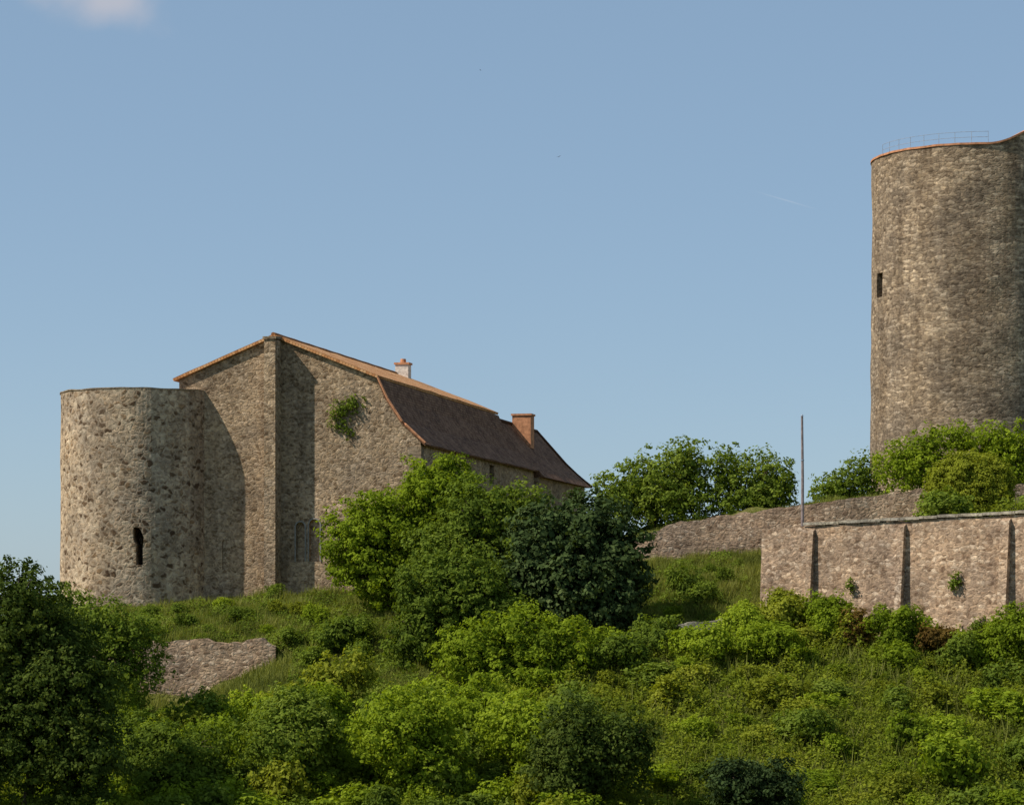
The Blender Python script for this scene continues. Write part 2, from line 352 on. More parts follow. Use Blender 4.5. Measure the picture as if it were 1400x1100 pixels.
def crown_arrays(blobs, size=0.24, dens=2.6, clump=0.55, seed=1, jag=0.16):
    rng=np.random.default_rng(seed)
    C=[];R=[];O=[];S=[]
    for (c,r) in blobs:
        c=np.array(c,float); r=np.array(r,float); rm=r.mean()
        area=4*math.pi*rm*rm
        n=max(8,int(area/(clump*clump*1.3)))
        d=rng.normal(size=(n,3)); d/=np.linalg.norm(d,axis=1,keepdims=True)
        k=1+rng.normal(size=n)*jag; k=np.clip(k,0.6,1.3)
        lob=0.10*np.sin(d[:,0]*5+seed)*np.sin(d[:,2]*6+seed*2)+0.07*np.sin(d[:,1]*9+d[:,0]*7)
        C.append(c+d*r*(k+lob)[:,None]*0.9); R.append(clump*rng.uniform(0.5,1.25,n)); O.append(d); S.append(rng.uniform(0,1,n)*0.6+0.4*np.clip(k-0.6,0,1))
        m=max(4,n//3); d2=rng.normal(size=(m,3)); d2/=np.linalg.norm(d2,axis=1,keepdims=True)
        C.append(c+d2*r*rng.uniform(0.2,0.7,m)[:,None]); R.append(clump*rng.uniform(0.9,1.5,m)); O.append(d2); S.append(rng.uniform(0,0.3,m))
    C=np.concatenate(C);R=np.concatenate(R);O=np.concatenate(O);S=np.concatenate(S)
    per=int(dens*1.3*clump*clump/(0.5*size*size*0.62))
    return leaves(C,R,O,S,max(per,8),size,rng)
def make_trunk(name, base, blobs, r0, parent, seed):
    rnd=random.Random(seed); parts=[]
    base=Vector(base)
    cen=sum((Vector(b[0]) for b in blobs),Vector())/len(blobs)
    fork=base.lerp(cen,0.45)
    mid=base.lerp(fork,0.5)+Vector((rnd.uniform(-.2,.2),rnd.uniform(-.2,.2),0))
    parts.append(tube([base-Vector((0,0,.4)),mid,fork],[r0*1.25,r0*0.9,r0*0.7],9))
    for (c,r) in blobs:
        c=Vector(c)
        m=fork.lerp(c,0.5)+Vector((rnd.uniform(-.3,.3),rnd.uniform(-.3,.3),rnd.uniform(0,.4)))
        parts.append(tube([fork,m,c],[r0*0.6,r0*0.42,r0*0.22],7))
        for k in range(6):
            a=rnd.uniform(0,6.28); e=rnd.uniform(-.1,1.1)
            tip=c+Vector((math.cos(a)*math.cos(e)*r[0],math.sin(a)*math.cos(e)*r[1],math.sin(e)*r[2]))*0.85
            parts.append(tube([m.lerp(c,rnd.uniform(.2,1)),c.lerp(tip,.5)+Vector((0,0,.15)),tip],[r0*.25,r0*.15,r0*.04],5))
    v,f=merge(parts)
    mesh_obj("trunk",v,f,M_bark,parent,smooth=True)
def tree(name, base, blobs, mat, size=0.24, dens=2.6, clump=0.55, seed=1, jag=0.16, r0=0.25):
    base=(base[0],base[1],hz(base[0],base[1]))
    e=empty(name,base)
    make_trunk(name,base,blobs,r0,e,seed)
    v,f,s=crown_arrays(blobs,size,dens,clump,seed,jag)
    o=np_mesh("foliage",v,f,mat,shade=s)
    o.parent=e; o.matrix_parent_inverse=Matrix.Translation(base).inverted()
    return e

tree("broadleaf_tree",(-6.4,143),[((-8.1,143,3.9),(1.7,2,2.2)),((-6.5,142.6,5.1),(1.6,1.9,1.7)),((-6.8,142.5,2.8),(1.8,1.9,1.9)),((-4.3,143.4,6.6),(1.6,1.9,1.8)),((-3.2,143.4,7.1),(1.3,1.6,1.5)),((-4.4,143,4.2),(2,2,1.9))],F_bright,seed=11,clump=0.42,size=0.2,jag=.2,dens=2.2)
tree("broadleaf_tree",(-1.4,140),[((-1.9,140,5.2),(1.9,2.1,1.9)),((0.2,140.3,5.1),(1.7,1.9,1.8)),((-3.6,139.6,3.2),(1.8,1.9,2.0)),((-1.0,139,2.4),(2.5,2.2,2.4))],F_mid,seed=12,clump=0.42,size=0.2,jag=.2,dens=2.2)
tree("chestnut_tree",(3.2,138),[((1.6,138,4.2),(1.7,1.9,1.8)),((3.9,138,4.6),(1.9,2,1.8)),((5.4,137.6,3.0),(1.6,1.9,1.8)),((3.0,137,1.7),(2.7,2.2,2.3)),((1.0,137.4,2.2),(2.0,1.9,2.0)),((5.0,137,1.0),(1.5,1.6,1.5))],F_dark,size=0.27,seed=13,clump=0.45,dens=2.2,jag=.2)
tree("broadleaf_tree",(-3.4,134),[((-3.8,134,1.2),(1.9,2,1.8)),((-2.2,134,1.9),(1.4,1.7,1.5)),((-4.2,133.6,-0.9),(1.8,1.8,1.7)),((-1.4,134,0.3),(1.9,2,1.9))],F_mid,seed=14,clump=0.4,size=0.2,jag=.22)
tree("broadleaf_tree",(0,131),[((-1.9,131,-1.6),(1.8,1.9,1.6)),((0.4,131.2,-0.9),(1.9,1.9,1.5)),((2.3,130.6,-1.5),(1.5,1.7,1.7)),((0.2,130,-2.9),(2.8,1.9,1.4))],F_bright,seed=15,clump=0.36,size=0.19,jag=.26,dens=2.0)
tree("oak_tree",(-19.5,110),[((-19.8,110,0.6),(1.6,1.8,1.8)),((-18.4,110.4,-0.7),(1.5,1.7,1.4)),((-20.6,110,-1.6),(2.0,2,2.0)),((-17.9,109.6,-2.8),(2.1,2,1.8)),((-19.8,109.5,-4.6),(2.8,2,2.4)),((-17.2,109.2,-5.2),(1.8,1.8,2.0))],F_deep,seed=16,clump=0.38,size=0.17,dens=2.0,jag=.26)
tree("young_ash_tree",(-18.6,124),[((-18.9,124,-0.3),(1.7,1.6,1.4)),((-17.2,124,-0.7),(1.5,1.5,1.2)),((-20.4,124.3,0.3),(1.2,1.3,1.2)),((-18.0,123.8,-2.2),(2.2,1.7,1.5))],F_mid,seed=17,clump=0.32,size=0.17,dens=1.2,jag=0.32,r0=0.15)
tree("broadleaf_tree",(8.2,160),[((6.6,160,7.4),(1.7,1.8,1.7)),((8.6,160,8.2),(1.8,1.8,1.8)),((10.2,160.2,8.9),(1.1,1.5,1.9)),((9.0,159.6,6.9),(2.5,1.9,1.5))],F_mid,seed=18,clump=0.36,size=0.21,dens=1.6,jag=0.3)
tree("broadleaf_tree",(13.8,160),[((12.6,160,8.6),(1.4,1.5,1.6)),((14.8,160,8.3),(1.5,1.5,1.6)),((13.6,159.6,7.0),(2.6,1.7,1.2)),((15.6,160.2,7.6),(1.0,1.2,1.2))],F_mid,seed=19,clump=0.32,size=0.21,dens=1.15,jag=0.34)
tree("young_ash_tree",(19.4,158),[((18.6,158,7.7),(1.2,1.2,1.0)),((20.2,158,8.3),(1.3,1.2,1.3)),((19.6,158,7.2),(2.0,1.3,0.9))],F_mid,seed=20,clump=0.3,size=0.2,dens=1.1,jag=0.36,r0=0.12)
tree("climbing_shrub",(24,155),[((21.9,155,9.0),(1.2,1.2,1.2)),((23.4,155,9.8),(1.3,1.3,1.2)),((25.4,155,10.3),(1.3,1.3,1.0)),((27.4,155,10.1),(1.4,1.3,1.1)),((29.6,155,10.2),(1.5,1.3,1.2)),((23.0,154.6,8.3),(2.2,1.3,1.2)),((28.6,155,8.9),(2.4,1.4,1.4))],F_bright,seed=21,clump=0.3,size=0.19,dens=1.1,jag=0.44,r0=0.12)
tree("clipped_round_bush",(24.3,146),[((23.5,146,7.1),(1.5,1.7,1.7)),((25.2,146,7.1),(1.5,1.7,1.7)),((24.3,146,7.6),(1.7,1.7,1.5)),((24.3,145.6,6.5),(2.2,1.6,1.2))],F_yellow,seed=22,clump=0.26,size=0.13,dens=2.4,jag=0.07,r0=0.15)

# linked shrubs on the slope
def unit_shrub(seed, size=0.13):
    rng=np.random.default_rng(seed); bl=[]
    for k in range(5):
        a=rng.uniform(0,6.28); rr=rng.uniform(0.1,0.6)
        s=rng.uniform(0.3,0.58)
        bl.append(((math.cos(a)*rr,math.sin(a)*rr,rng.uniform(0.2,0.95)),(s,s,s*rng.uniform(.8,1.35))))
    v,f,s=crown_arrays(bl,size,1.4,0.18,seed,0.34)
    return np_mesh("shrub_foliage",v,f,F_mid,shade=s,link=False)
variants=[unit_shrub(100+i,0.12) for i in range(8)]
mass=empty("hillside_shrubs",(0,125,-5))
def put_shrub(x,y,sx,sz,mat,parent,sink=0.15,rnd=random):
    o=bpy.data.objects.new("shrub",rnd.choice(variants)); COL.objects.link(o)
    o.location=(x,y,hz(x,y)-sink*sz); o.scale=(sx,sx*rnd.uniform(.8,1.25),sz); o.rotation_euler=(rnd.uniform(-.15,.15),rnd.uniform(-.15,.15),rnd.uniform(0,6.28))
    o.material_slots[0].link='OBJECT'; o.material_slots[0].material=mat
    o.parent=parent; o.matrix_parent_inverse=Matrix.Translation(parent.location).inverted()
    return o
rs=random.Random(5)
pts=[]
for i in range(4000):
    y=rs.uniform(100,137.2); x=rs.uniform(-0.19*y-2,0.19*y+3)
    md=1.35+0.9*max(0,mnoise.noise(Vector((x*.22,y*.22,9)))*2)
    if x>3: md*=1.2
    if any((x-a)**2+(y-b)**2<md*md for a,b in pts): continue
    pts.append((x,y))
for (x,y) in pts:
    if -20.5<x<-11.5 and 129<y<140: continue
    if -13.5<x<-5 and 128.5<y<148: continue
    if y>134 and 4<x<12.5: continue
    if -6<x<3.5 and y>127.5: continue
    patch=mnoise.noise(Vector((x*.16,y*.16,2)))
    if x>3:
        s=rs.choice([.6,.8,1.0,1.3,1.8])*rs.uniform(.85,1.15)
        m=rs.choices([F_bright,F_yellow,F_mid],[5,2+6*max(0,patch),2+8*max(0,-patch)])[0]; sz=s*rs.uniform(.55,.95)
    else:
        s=rs.uniform(0.9,1.8); m=rs.choices([F_bright,F_mid,F_yellow],[5,3+6*max(0,-patch),1.5])[0]; sz=s*rs.uniform(.8,1.3)
    put_shrub(x,y,s,sz,m,mass,rnd=rs)
# continuous low bramble cover
def cover(name,regions,mat,seed,size):
    rng=np.random.default_rng(seed); VV=[];SS=[]
    for (x0,x1,y0,y1,n,hh) in regions:
        x=rng.uniform(x0,x1,n); y=rng.uniform(y0,y1,n)
        keep=~((x<-11)&(x>-20.6)&(y>129)&(y<138.3))
        x=x[keep]; y=y[keep]; n=len(x)
        hgt=hh*(0.45+0.30*np.sin(x*1.35+1.1*np.sin(y*0.8))*np.sin(y*1.15+0.9*np.sin(x*0.7))+0.25*np.sin(x*2.9+y*1.7+np.sin(y*2.1))+0.18*np.sin(x*5.3-y*4.1)+0.12*rng.normal(size=n))
        hgt=np.clip(hgt,0.03,None)
        q=rng.uniform(0.35,1,n)
        p=np.stack([x,y,base_h(x,y)+hgt*q],1)
        nrm=rng.normal(size=(n,3))*0.55+np.array([0,-.25,.75]); nrm/=np.linalg.norm(nrm,axis=1,keepdims=True)
        t=rng.normal(size=(n,3)); t-=nrm*(t*nrm).sum(1,keepdims=True); t/=np.linalg.norm(t,axis=1,keepdims=True)
        b=np.cross(nrm,t); s=(size*rng.uniform(.5,1.4,n))[:,None]
        v=np.stack([p-t*s*.5,p+b*s*.3,p+t*s*.5,p-b*s*.3],1).reshape(-1,3)
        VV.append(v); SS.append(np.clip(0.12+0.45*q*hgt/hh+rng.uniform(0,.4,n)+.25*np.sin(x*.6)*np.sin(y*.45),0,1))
    VV=np.concatenate(VV); SS=np.concatenate(SS)
    return np_mesh(name,VV,np.arange(len(VV)).reshape(-1,4),mat,shade=SS)
F_bramble = foliage("bramble_leaves", (0.060,0.082,0.010), (0.135,0.160,0.016), (0.235,0.25,0.033), 0.34, 1.4)
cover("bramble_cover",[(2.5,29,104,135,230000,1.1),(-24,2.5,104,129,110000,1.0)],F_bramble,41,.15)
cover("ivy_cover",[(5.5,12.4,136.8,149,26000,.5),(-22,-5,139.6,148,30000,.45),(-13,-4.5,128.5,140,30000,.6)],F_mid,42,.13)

# larger bushes standing out of the mass
def bush(x,y,r,h,mat,name="bush",seed=0,size=0.17):
    g=hz(x,y); rng=random.Random(seed); bl=[]
    for k in range(6):
        a=rng.uniform(0,6.28); q=rng.uniform(.2,.6)*r
        s=rng.uniform(.38,.68)
        bl.append(((x+math.cos(a)*q,y+math.sin(a)*q,g+h*rng.uniform(.3,.76)),(r*s,r*s,h*rng.uniform(.26,.38))))
    tree(name,(x,y),bl,mat,size=size,dens=1.7,clump=0.32,seed=seed,jag=0.28,r0=0.1)
bush(-9.5,116,2.9,4.2,F_mid,seed=31)
bush(-4.8,115,3.0,4.6,F_bright,seed=32)
bush(3.6,113,2.7,4.6,F_deep,seed=33)
bush(1.0,117,2.3,3.6,F_bright,seed=34)
bush(9.8,111,1.9,3.0,F_dark,seed=35)
bush(-14.2,115,2.4,3.2,F_mid,seed=36)
bush(-16.5,121,1.7,2.9,F_mid,seed=37)
bush(7.2,133.6,1.6,1.7,F_mid,seed=38)
bush(9.6,131.5,1.9,2.2,F_bright,seed=39)
bush(5.0,130.5,1.5,2.0,F_mid,seed=40)
bush(-1.5,121,2.2,3.2,F_bright,seed=48)
bush(-9,124,2.0,2.4,F_bright,seed=49)
bush(-8.6,137.5,1.5,2.0,F_mid,seed=50)
bush(18.0,120,1.5,1.7,F_bright,seed=51)
bush(12.8,121,1.3,1.5,F_mid,seed=52)
bush(22.5,117,1.5,1.9,F_mid,seed=53)
for i,(x,y,r,h,m) in enumerate([(11.6,134.2,1.4,2.2,F_bright),(13.4,134.6,1.5,2.2,F_yellow),(15.2,133.6,1.5,2.5,F_bright),(16.6,132.6,.9,2.0,F_red),(18.3,131.6,1.4,2.4,F_bright),(20.2,130.6,.9,1.6,F_red),(21.0,129.6,1.0,1.7,F_mid),(22.6,129.8,1.6,2.9,F_bright),(24.4,129.0,1.6,3.0,F_bright),(12.2,131.0,1.6,2.0,F_bright)]):
    bush(x,y,r,h,m,seed=60+i,size=0.155)
gp=empty("grass_bank_shrubs",(0,140,0))
for (x,y,s,h,m) in [(8.8,142,1.0,1.5,F_mid),(9.8,140.5,.9,1.1,F_mid),(8.0,138.6,.7,.7,F_bright),(11.2,143.5,.7,.9,F_mid),(13.9,137.2,.6,.9,F_mid),(-12.2,144,.6,.7,F_yellow),(-11.0,143,.7,.7,F_yellow),(-14,143,.7,.6,F_mid),(-16.8,142,.8,.7,F_mid),(-8.8,139,1.2,1.0,F_mid),(-9.8,136,1.1,.8,F_mid),(-20.8,142.5,.8,.9,F_mid),(-15.5,141,.6,.5,F_mid),(-10,141.5,.8,.8,F_bright),(-7.6,136,1.1,1.1,F_mid),(-23.5,141,1.2,1.5,F_mid),(-7.5,131.5,1.0,1,F_bright),(-10.5,130.4,1.0,.8,F_bright),(-18.6,135,1.0,1.5,F_mid),(-20.2,135,1.1,1.9,F_mid),(-16.4,130.5,.9,.8,F_bright),(-13.4,129.5,.9,.8,F_bright),(-19,131,1.1,1.2,F_mid),(6.8,144,.8,.9,F_bright),(10.6,146.5,.6,.6,F_mid),(-12.9,146.8,.8,.8,F_mid),(-17.6,146.2,.7,.7,F_mid),(-19.4,145.6,.8,.7,F_mid),(-15.4,145.8,.7,.6,F_bright),(-18.2,140.8,.7,.7,F_mid),(-10.8,138.6,.9,.8,F_mid),(-12.4,140.6,.6,.5,F_bright)]:
    put_shrub(x,y,s,h,m,gp,rnd=rs)

def grass(name, regions, seed, hmin, hmax):
    rng=np.random.default_rng(seed); V=[];S=[]
    for (x0,x1,y0,y1,n,hs) in regions:
        x=rng.uniform(x0,x1,n); y=rng.uniform(y0,y1,n)
        cl=np.sin(x*2.1+y*1.3)+np.sin(x*0.9-y*2.7)+rng.normal(size=n)*0.5
        z=base_h(x,y)
        h=rng.uniform(hmin,hmax,n)*hs*(1+0.25*np.clip(cl,-1,2))
        a=rng.uniform(0,6.28,n); wd=rng.uniform(.015,.035,n)
        lean=rng.normal(size=(n,2))*0.35*h[:,None]
        b0=np.stack([x-np.cos(a)*wd,y-np.sin(a)*wd,z-.05],1); b1=np.stack([x+np.cos(a)*wd,y+np.sin(a)*wd,z-.05],1)
        t=np.stack([x+lean[:,0],y+lean[:,1],z+h],1)
        V.append(np.stack([b0,b1,t],1).reshape(-1,3)); S.append(np.clip(0.4+0.15*cl+rng.normal(size=n)*0.2,0,1))
    V=np.concatenate(V); S=np.concatenate(S)
    return np_mesh(name,V,np.arange(len(V)).reshape(-1,3),F_grass,shade=S)
grass("hillside_grass",[(-24,-3,126,149,70000,1.0),(5,13.5,133,149.5,45000,1.0),(6,26,150.3,153,9000,.8),(2,30,108,134,14000,2.2)],3,.18,.5)

# ------------------------------------------------------------------ round tower
def round_tower(name, cx, cy, R, z0, topf, mat, parent, nseg=120, rimw=0.8, drop=0.6, batter=0.0, wob=0.05, levels=24):
    V=[];F=[]
    def ang(k): return 2*math.pi*k/nseg
    for j in range(levels+1):
        for k in range(nseg):
            a=ang(k); zt=topf(a); z=z0+(zt-z0)*j/levels
            r=R+batter*(1-j/levels)+wob*mnoise.noise(Vector((math.cos(a)*R*.6,math.sin(a)*R*.6,z*.5)))
            V.append((math.sin(a)*r,-math.cos(a)*r,z))
    for k in range(nseg):
        a=ang(k); V.append((math.sin(a)*(R-rimw),-math.cos(a)*(R-rimw),topf(a)))
    for k in range(nseg):
        a=ang(k); V.append((math.sin(a)*(R-rimw),-math.cos(a)*(R-rimw),min(topf(0),topf(a))-drop))
    L_=levels+3
    for j in range(L_-1):
        for k in range(nseg):
            k2=(k+1)%nseg
            F.append((j*nseg+k,j*nseg+k2,(j+1)*nseg+k2,(j+1)*nseg+k))
    F.append(tuple(reversed(range(nseg)))); F.append(tuple((L_-1)*nseg+k for k in range(nseg)))
    o=mesh_obj("tower_wall",V,F,mat,parent,matrix=Matrix.Translation((cx,cy,0)))
    fix_normals(o); return o
T=empty("round_stone_tower",(-20.75,153.2,0))
def t_top(a): return 12.66+0.06*mnoise.noise(Vector((math.sin(a)*4,math.cos(a)*4,0)))
tw=round_tower("t",-20.75,153.2,4.42,-4,t_top,M_tower,T)
tcx,tcy=-20.75,153.2
pl=[(-.12,3.1),(.25,3.1),(.25,4.1),(.30,4.6),(.16,4.95),(.02,5.15),(-.26,5.15),(-.28,4.5),(-.14,4.2)]
n=len(pl); V=[(x,148,z) for x,z in pl]+[(x,151.2,z) for x,z in pl]
c=mesh_obj("c",V,[tuple(range(n)),tuple(reversed(range(n,2*n)))]+[(i,i+n,(i+1)%n+n,(i+1)%n) for i in range(n)]); c.location=(-20.28,0,0)
cut(tw,c)
def ring(name,cx,cy,R,topf,h,ov,mat,parent,a0=0,a1=2*math.pi,w=0.7,seg=120,dz=0.0):
    V=[];F=[]
    n=seg+1
    for k in range(n):
        a=a0+(a1-a0)*k/seg; z=topf(a)+dz
        for (r,zz) in ((R+ov,z+.003),(R+ov,z+h),(R-w,z+h),(R-w,z+.003)):
            V.append((math.sin(a)*r,-math.cos(a)*r,zz))
    for k in range(seg):
        for q in range(4):
            q2=(q+1)%4
            F.append((k*4+q,k*4+q2,(k+1)*4+q2,(k+1)*4+q))
    F.append((0,1,2,3)); F.append(tuple((n-1)*4+q for q in (3,2,1,0)))
    o=mesh_obj(name,V,F,mat,parent,matrix=Matrix.Translation((cx,cy,0))); fix_normals(o); return o
ring("coping",tcx,tcy,4.42,t_top,0.07,0.03,M_quoin,T)

# ------------------------------------------------------------------ keep
KX=28.6; kR=6.25
K=empty("castle_keep",(KX,170,0))
def k_top(a):
    a=(a+math.pi)%(2*math.pi)-math.pi
    s=max(0,min(1,(a+0.02)/0.62)); s=s*s*(3-2*s)
    if a>2.2: s*=max(0,(math.pi-a)/(math.pi-2.2))
    return 28.5+1.25*s+0.03*mnoise.noise(Vector((math.sin(a)*7,math.cos(a)*7,0)))
kw=round_tower("k",KX,170,kR,2,k_top,M_keep,K,nseg=160,rimw=1.5,drop=1.0,batter=0.12,wob=0.07,levels=40)
an=math.radians(-74)
c=mesh_obj("c",box_v(-.42,.42,-1.2,1.2,19.9,21.4),BOXF)
c.matrix_world=Matrix.Translation((KX+math.sin(an)*kR,170-math.cos(an)*kR,0))@Matrix.Rotation(an,4,'Z'); bpy.context.view_layer.update()
cut(kw,c)
ring("tile_coping",KX,170,kR,k_top,0.12,0.08,M_brick,K,w=0.5,seg=160)
parts=[]
rr=kR-0.3; a0,a1=-1.35,-0.02
for lev in (0.45,0.78):
    pts_=[Vector((math.sin(a)*rr,-math.cos(a)*rr,28.55+lev)) for a in np.linspace(a0,a1,30)]
    parts.append(tube(pts_,[.013]*len(pts_),6))
for a in np.linspace(a0,a1,9):
    p=Vector((math.sin(a)*rr,-math.cos(a)*rr,28.4)); parts.append(tube([p,p+Vector((0,0,.95))],[.015,.015],6))
v,f=merge(parts); mesh_obj("railing",v,f,M_metal,K,matrix=Matrix.Translation((KX,170,0)))

# ------------------------------------------------------------------ castle hall
G=Vector((0.9724,-0.2334,0)); D=Vector((0.2334,0.9724,0))
ML=Matrix(((G.x,D.x,0,-13.0),(G.y,D.y,0,150.0),(0,0,1,0),(0,0,0,1)))
H=empty("castle_hall",(-13,150,0))
prof=[(-5.51,13.35),(0,15.55),(5.83,13.22),(6.38,11.95),(7.2,10.75),(8.3,9.72)]
def prism(prof,zb,v0,v1):
    pl=[(prof[0][0],zb)]+list(prof)+[(prof[-1][0],zb)]
    n=len(pl); V=[(u,v0,z) for u,z in pl]+[(u,v1,z) for u,z in pl]
    F=[tuple(range(n)),tuple(reversed(range(n,2*n)))]+[(i,i+n,(i+1)%n+n,(i+1)%n) for i in range(n)]
    return V,F
v,f=prism(prof,-3,0,27); hw=mesh_obj("walls",v,f,M_gable,H,matrix=ML); fix_normals(hw)
def arch_cut(u,w,z0,z1,depth,target,mat=ML):
    pl=[(u-w/2,z0),(u+w/2,z0),(u+w/2,z1)]+[(u+math.cos(a)*w/2,z1+math.sin(a)*w/2) for a in np.linspace(0,math.pi,9)[1:-1]]+[(u-w/2,z1)]
    n=len(pl); V=[(a,-.5,z) for a,z in pl]+[(a,depth,z) for a,z in pl]
    F=[tuple(range(n)),tuple(reversed(range(n,2*n)))]+[(i,i+n,(i+1)%n+n,(i+1)%n) for i in range(n)]
    c=mesh_obj("c",V,F); c.matrix_world=mat; bpy.context.view_layer.update(); cut(target,c)
arch_cut(1.5,.5,3.3,5.2,.22,hw)
arch_cut(2.3,.6,3.3,5.3,.25,hw)
arch_cut(-2.9,.22,2.9,4.4,.10,hw)
for (va,vb,za,zb) in ((15.4,16.5,8.2,9.35),(6,7.2,5.5,7.2),(21,22,5.5,7.0)):
    c=mesh_obj("c",box_v(7.7,9,va,vb,za,zb),BOXF); c.matrix_world=ML; bpy.context.view_layer.update(); cut(hw,c)
    fr=merge([(box_v(7.9,7.96,va,vb,za,zb),BOXF)])
    mesh_obj("window_pane",fr[0],fr[1],M_dark,H,matrix=ML)
for (u,w_,z0,z1) in ((1.5,.5,3.3,5.2),(2.3,.6,3.3,5.3)):
    t_=.08
    inn=[(u+w_/2,z0),(u+w_/2,z1)]+[(u+math.cos(a)*w_/2,z1+math.sin(a)*w_/2) for a in np.linspace(0,math.pi,11)[1:-1]]+[(u-w_/2,z1),(u-w_/2,z0)]
    outr=[(u+w_/2+t_,z0),(u+w_/2+t_,z1)]+[(u+math.cos(a)*(w_/2+t_),z1+math.sin(a)*(w_/2+t_)) for a in np.linspace(0,math.pi,11)[1:-1]]+[(u-w_/2-t_,z1),(u-w_/2-t_,z0)]
    n=len(inn); V=[(a,-.04,z) for a,z in inn]+[(a,-.04,z) for a,z in outr]+[(a,.01,z) for a,z in outr]
    F=[(i,i+1,n+i+1,n+i) for i in range(n-1)]+[(n+i,n+i+1,2*n+i+1,2*n+i) for i in range(n-1)]
    mesh_obj("window_surround",V,F,M_shutter,H,matrix=ML)
bt=[(-.22,-1.1),(.42,-1.1),(.42,-.003),(-.22,-.003)]
V=[(u,v,-3) for u,v in bt]+[(-.22,-1.1,15.35),(.42,-1.1,15.3),(.42,-.003,15.38),(-.22,-.003,15.43)]
bo=mesh_obj("buttress",V,BOXF,M_gable,H,matrix=ML)
V=box_v(-.28,.48,-1.17,-.02,15.36,15.5)
mesh_obj("buttress_cap",[(x,y,z+(.08 if y>-.5 else 0)) for x,y,z in V],BOXF,M_quoin,H,matrix=ML)
parts=[]
for i in range(24):
    z=-2+i*.48; l=.75 if i%2 else .45; l2=.45 if i%2 else .75
    if z+.46>9.6: break
    parts.append((box_v(8.3-l,8.33,-.03,l2,z,z+.45),BOXF))
v,f=merge(parts); mesh_obj("corner_stones",v,f,M_quoin,H,matrix=ML)
def roof_sheet(name,path,v0,v1,th,mat,parent,matrix,vn=30,wav=0.05):
    me=bpy.data.meshes.new(name); bm=bmesh.new(); uvl=bm.loops.layers.uv.new("UVMap")
    P=[Vector((u,0,z)) for u,z in path]; dist=[0]
    for i in range(1,len(P)): dist.append(dist[-1]+(P[i]-P[i-1]).length)
    nr=[]
    for i in range(len(P)):
        t=(P[min(i+1,len(P)-1)]-P[max(i-1,0)]).normalized(); n=Vector((-t.z,0,t.x))
        if n.z<0: n=-n
        nr.append(n)
    top=[];bot=[]
    for j in range(vn+1):
        v=v0+(v1-v0)*j/vn; rt=[];rb=[]
        for i,p in enumerate(P):
            wv=wav*mnoise.noise(Vector((v*.5,dist[i]*.6,3)))
            q=p+nr[i]*(th+wv); rt.append(bm.verts.new((q.x,v,q.z)))
            q=p+nr[i]*0.012; rb.append(bm.verts.new((q.x,v,q.z)))
        top.append(rt);bot.append(rb)
    def face(vs,uvs):
        try: f=bm.faces.new(vs)
        except ValueError: return
        for l,uv in zip(f.loops,uvs): l[uvl].uv=uv
    for j in range(vn):
        va=v0+(v1-v0)*j/vn; vb=v0+(v1-v0)*(j+1)/vn
        for i in range(len(P)-1):
            uv=[(va,dist[i]),(vb,dist[i]),(vb,dist[i+1]),(va,dist[i+1])]
            face([top[j][i],top[j+1][i],top[j+1][i+1],top[j][i+1]],uv)
            face([bot[j][i],bot[j][i+1],bot[j+1][i+1],bot[j+1][i]],[uv[0],uv[3],uv[2],uv[1]])
        for i,s in ((0,1),(len(P)-1,-1)):
            face([top[j][i],bot[j][i],bot[j+1][i],top[j+1][i]],[(va,0),(va,.1),(vb,.1),(vb,0)])
    for j in (0,vn):
        for i in range(len(P)-1):
            face([top[j][i],top[j][i+1],bot[j][i+1],bot[j][i]],[(dist[i],0),(dist[i+1],0),(dist[i+1],.1),(dist[i],.1)])
    bmesh.ops.recalc_face_normals(bm,faces=bm.faces); bm.to_mesh(me); bm.free(); me.materials.append(mat)
    o=bpy.data.objects.new(name,me); COL.objects.link(o); o.matrix_world=matrix; o.parent=parent; o.matrix_parent_inverse=Matrix.Translation(parent.location).inverted()
    return o
def sub(path,n):
    out=[]
    for i in range(len(path)-1):
        for k in range(n):
            t=k/n; out.append((path[i][0]*(1-t)+path[i+1][0]*t,path[i][1]*(1-t)+path[i+1][1]*t))
    out.append(path[-1]); return out
roof_sheet("roof_tiles_left",sub([(-5.75,13.255),(0,15.55)],6),-.22,27.2,.17,M_orange,H,ML)
roof_sheet("roof_tiles_right",sub([(0,15.55),(5.9,13.2)],6),-.22,27.2,.17,M_orange,H,ML)
roof_sheet("roof_tiles_steep",sub([(5.86,13.12),(6.38,11.95),(7.2,10.75),(8.55,9.5)],3),-.12,27.2,.12,M_brown,H,ML)
vp=sub([(5.9,13.3),(6.5,12.05),(7.3,10.85),(8.6,9.65)],6)
vv,ff=tube([(u,-.16,z) for u,z in vp],[.07]*len(vp),6); mesh_obj("verge_tiles",vv,ff,M_brick,H,matrix=ML)
parts=[]
for i in range(60):
    a=-.2+i*.456; parts.append(tube([(0,a,15.70+.01*math.sin(i)),(0,a+.47,15.715)],[.13,.11],8))
v,f=merge(parts); mesh_obj("ridge_tiles",v,f,M_orange,H,matrix=ML)
def chimney(name,u,v,z0,z1,wu,wv,mat,matcap,parent,pots=1):
    parts=[(box_v(u-wu/2,u+wu/2,v-wv/2,v+wv/2,z0,z1-.22),BOXF)]
    mesh_obj(name,*merge(parts),mat,parent,matrix=ML)
    parts=[(box_v(u-wu/2-.07,u+wu/2+.07,v-wv/2-.07,v+wv/2+.07,z1-.22,z1-.1),BOXF)]
    for k in range(pots):
        pu=u+(k-(pots-1)/2)*.5; parts.append(tube([(pu,v,z1-.1),(pu,v,z1+.15)],[.2,.17],10))
    mesh_obj(name+"_cap",*merge(parts),matcap,parent,matrix=ML)
chimney("chimney",.4,24.5,15,16.5,.85,.7,M_render,M_brick,H)
A=empty("hall_annexe",(-4,178,0))
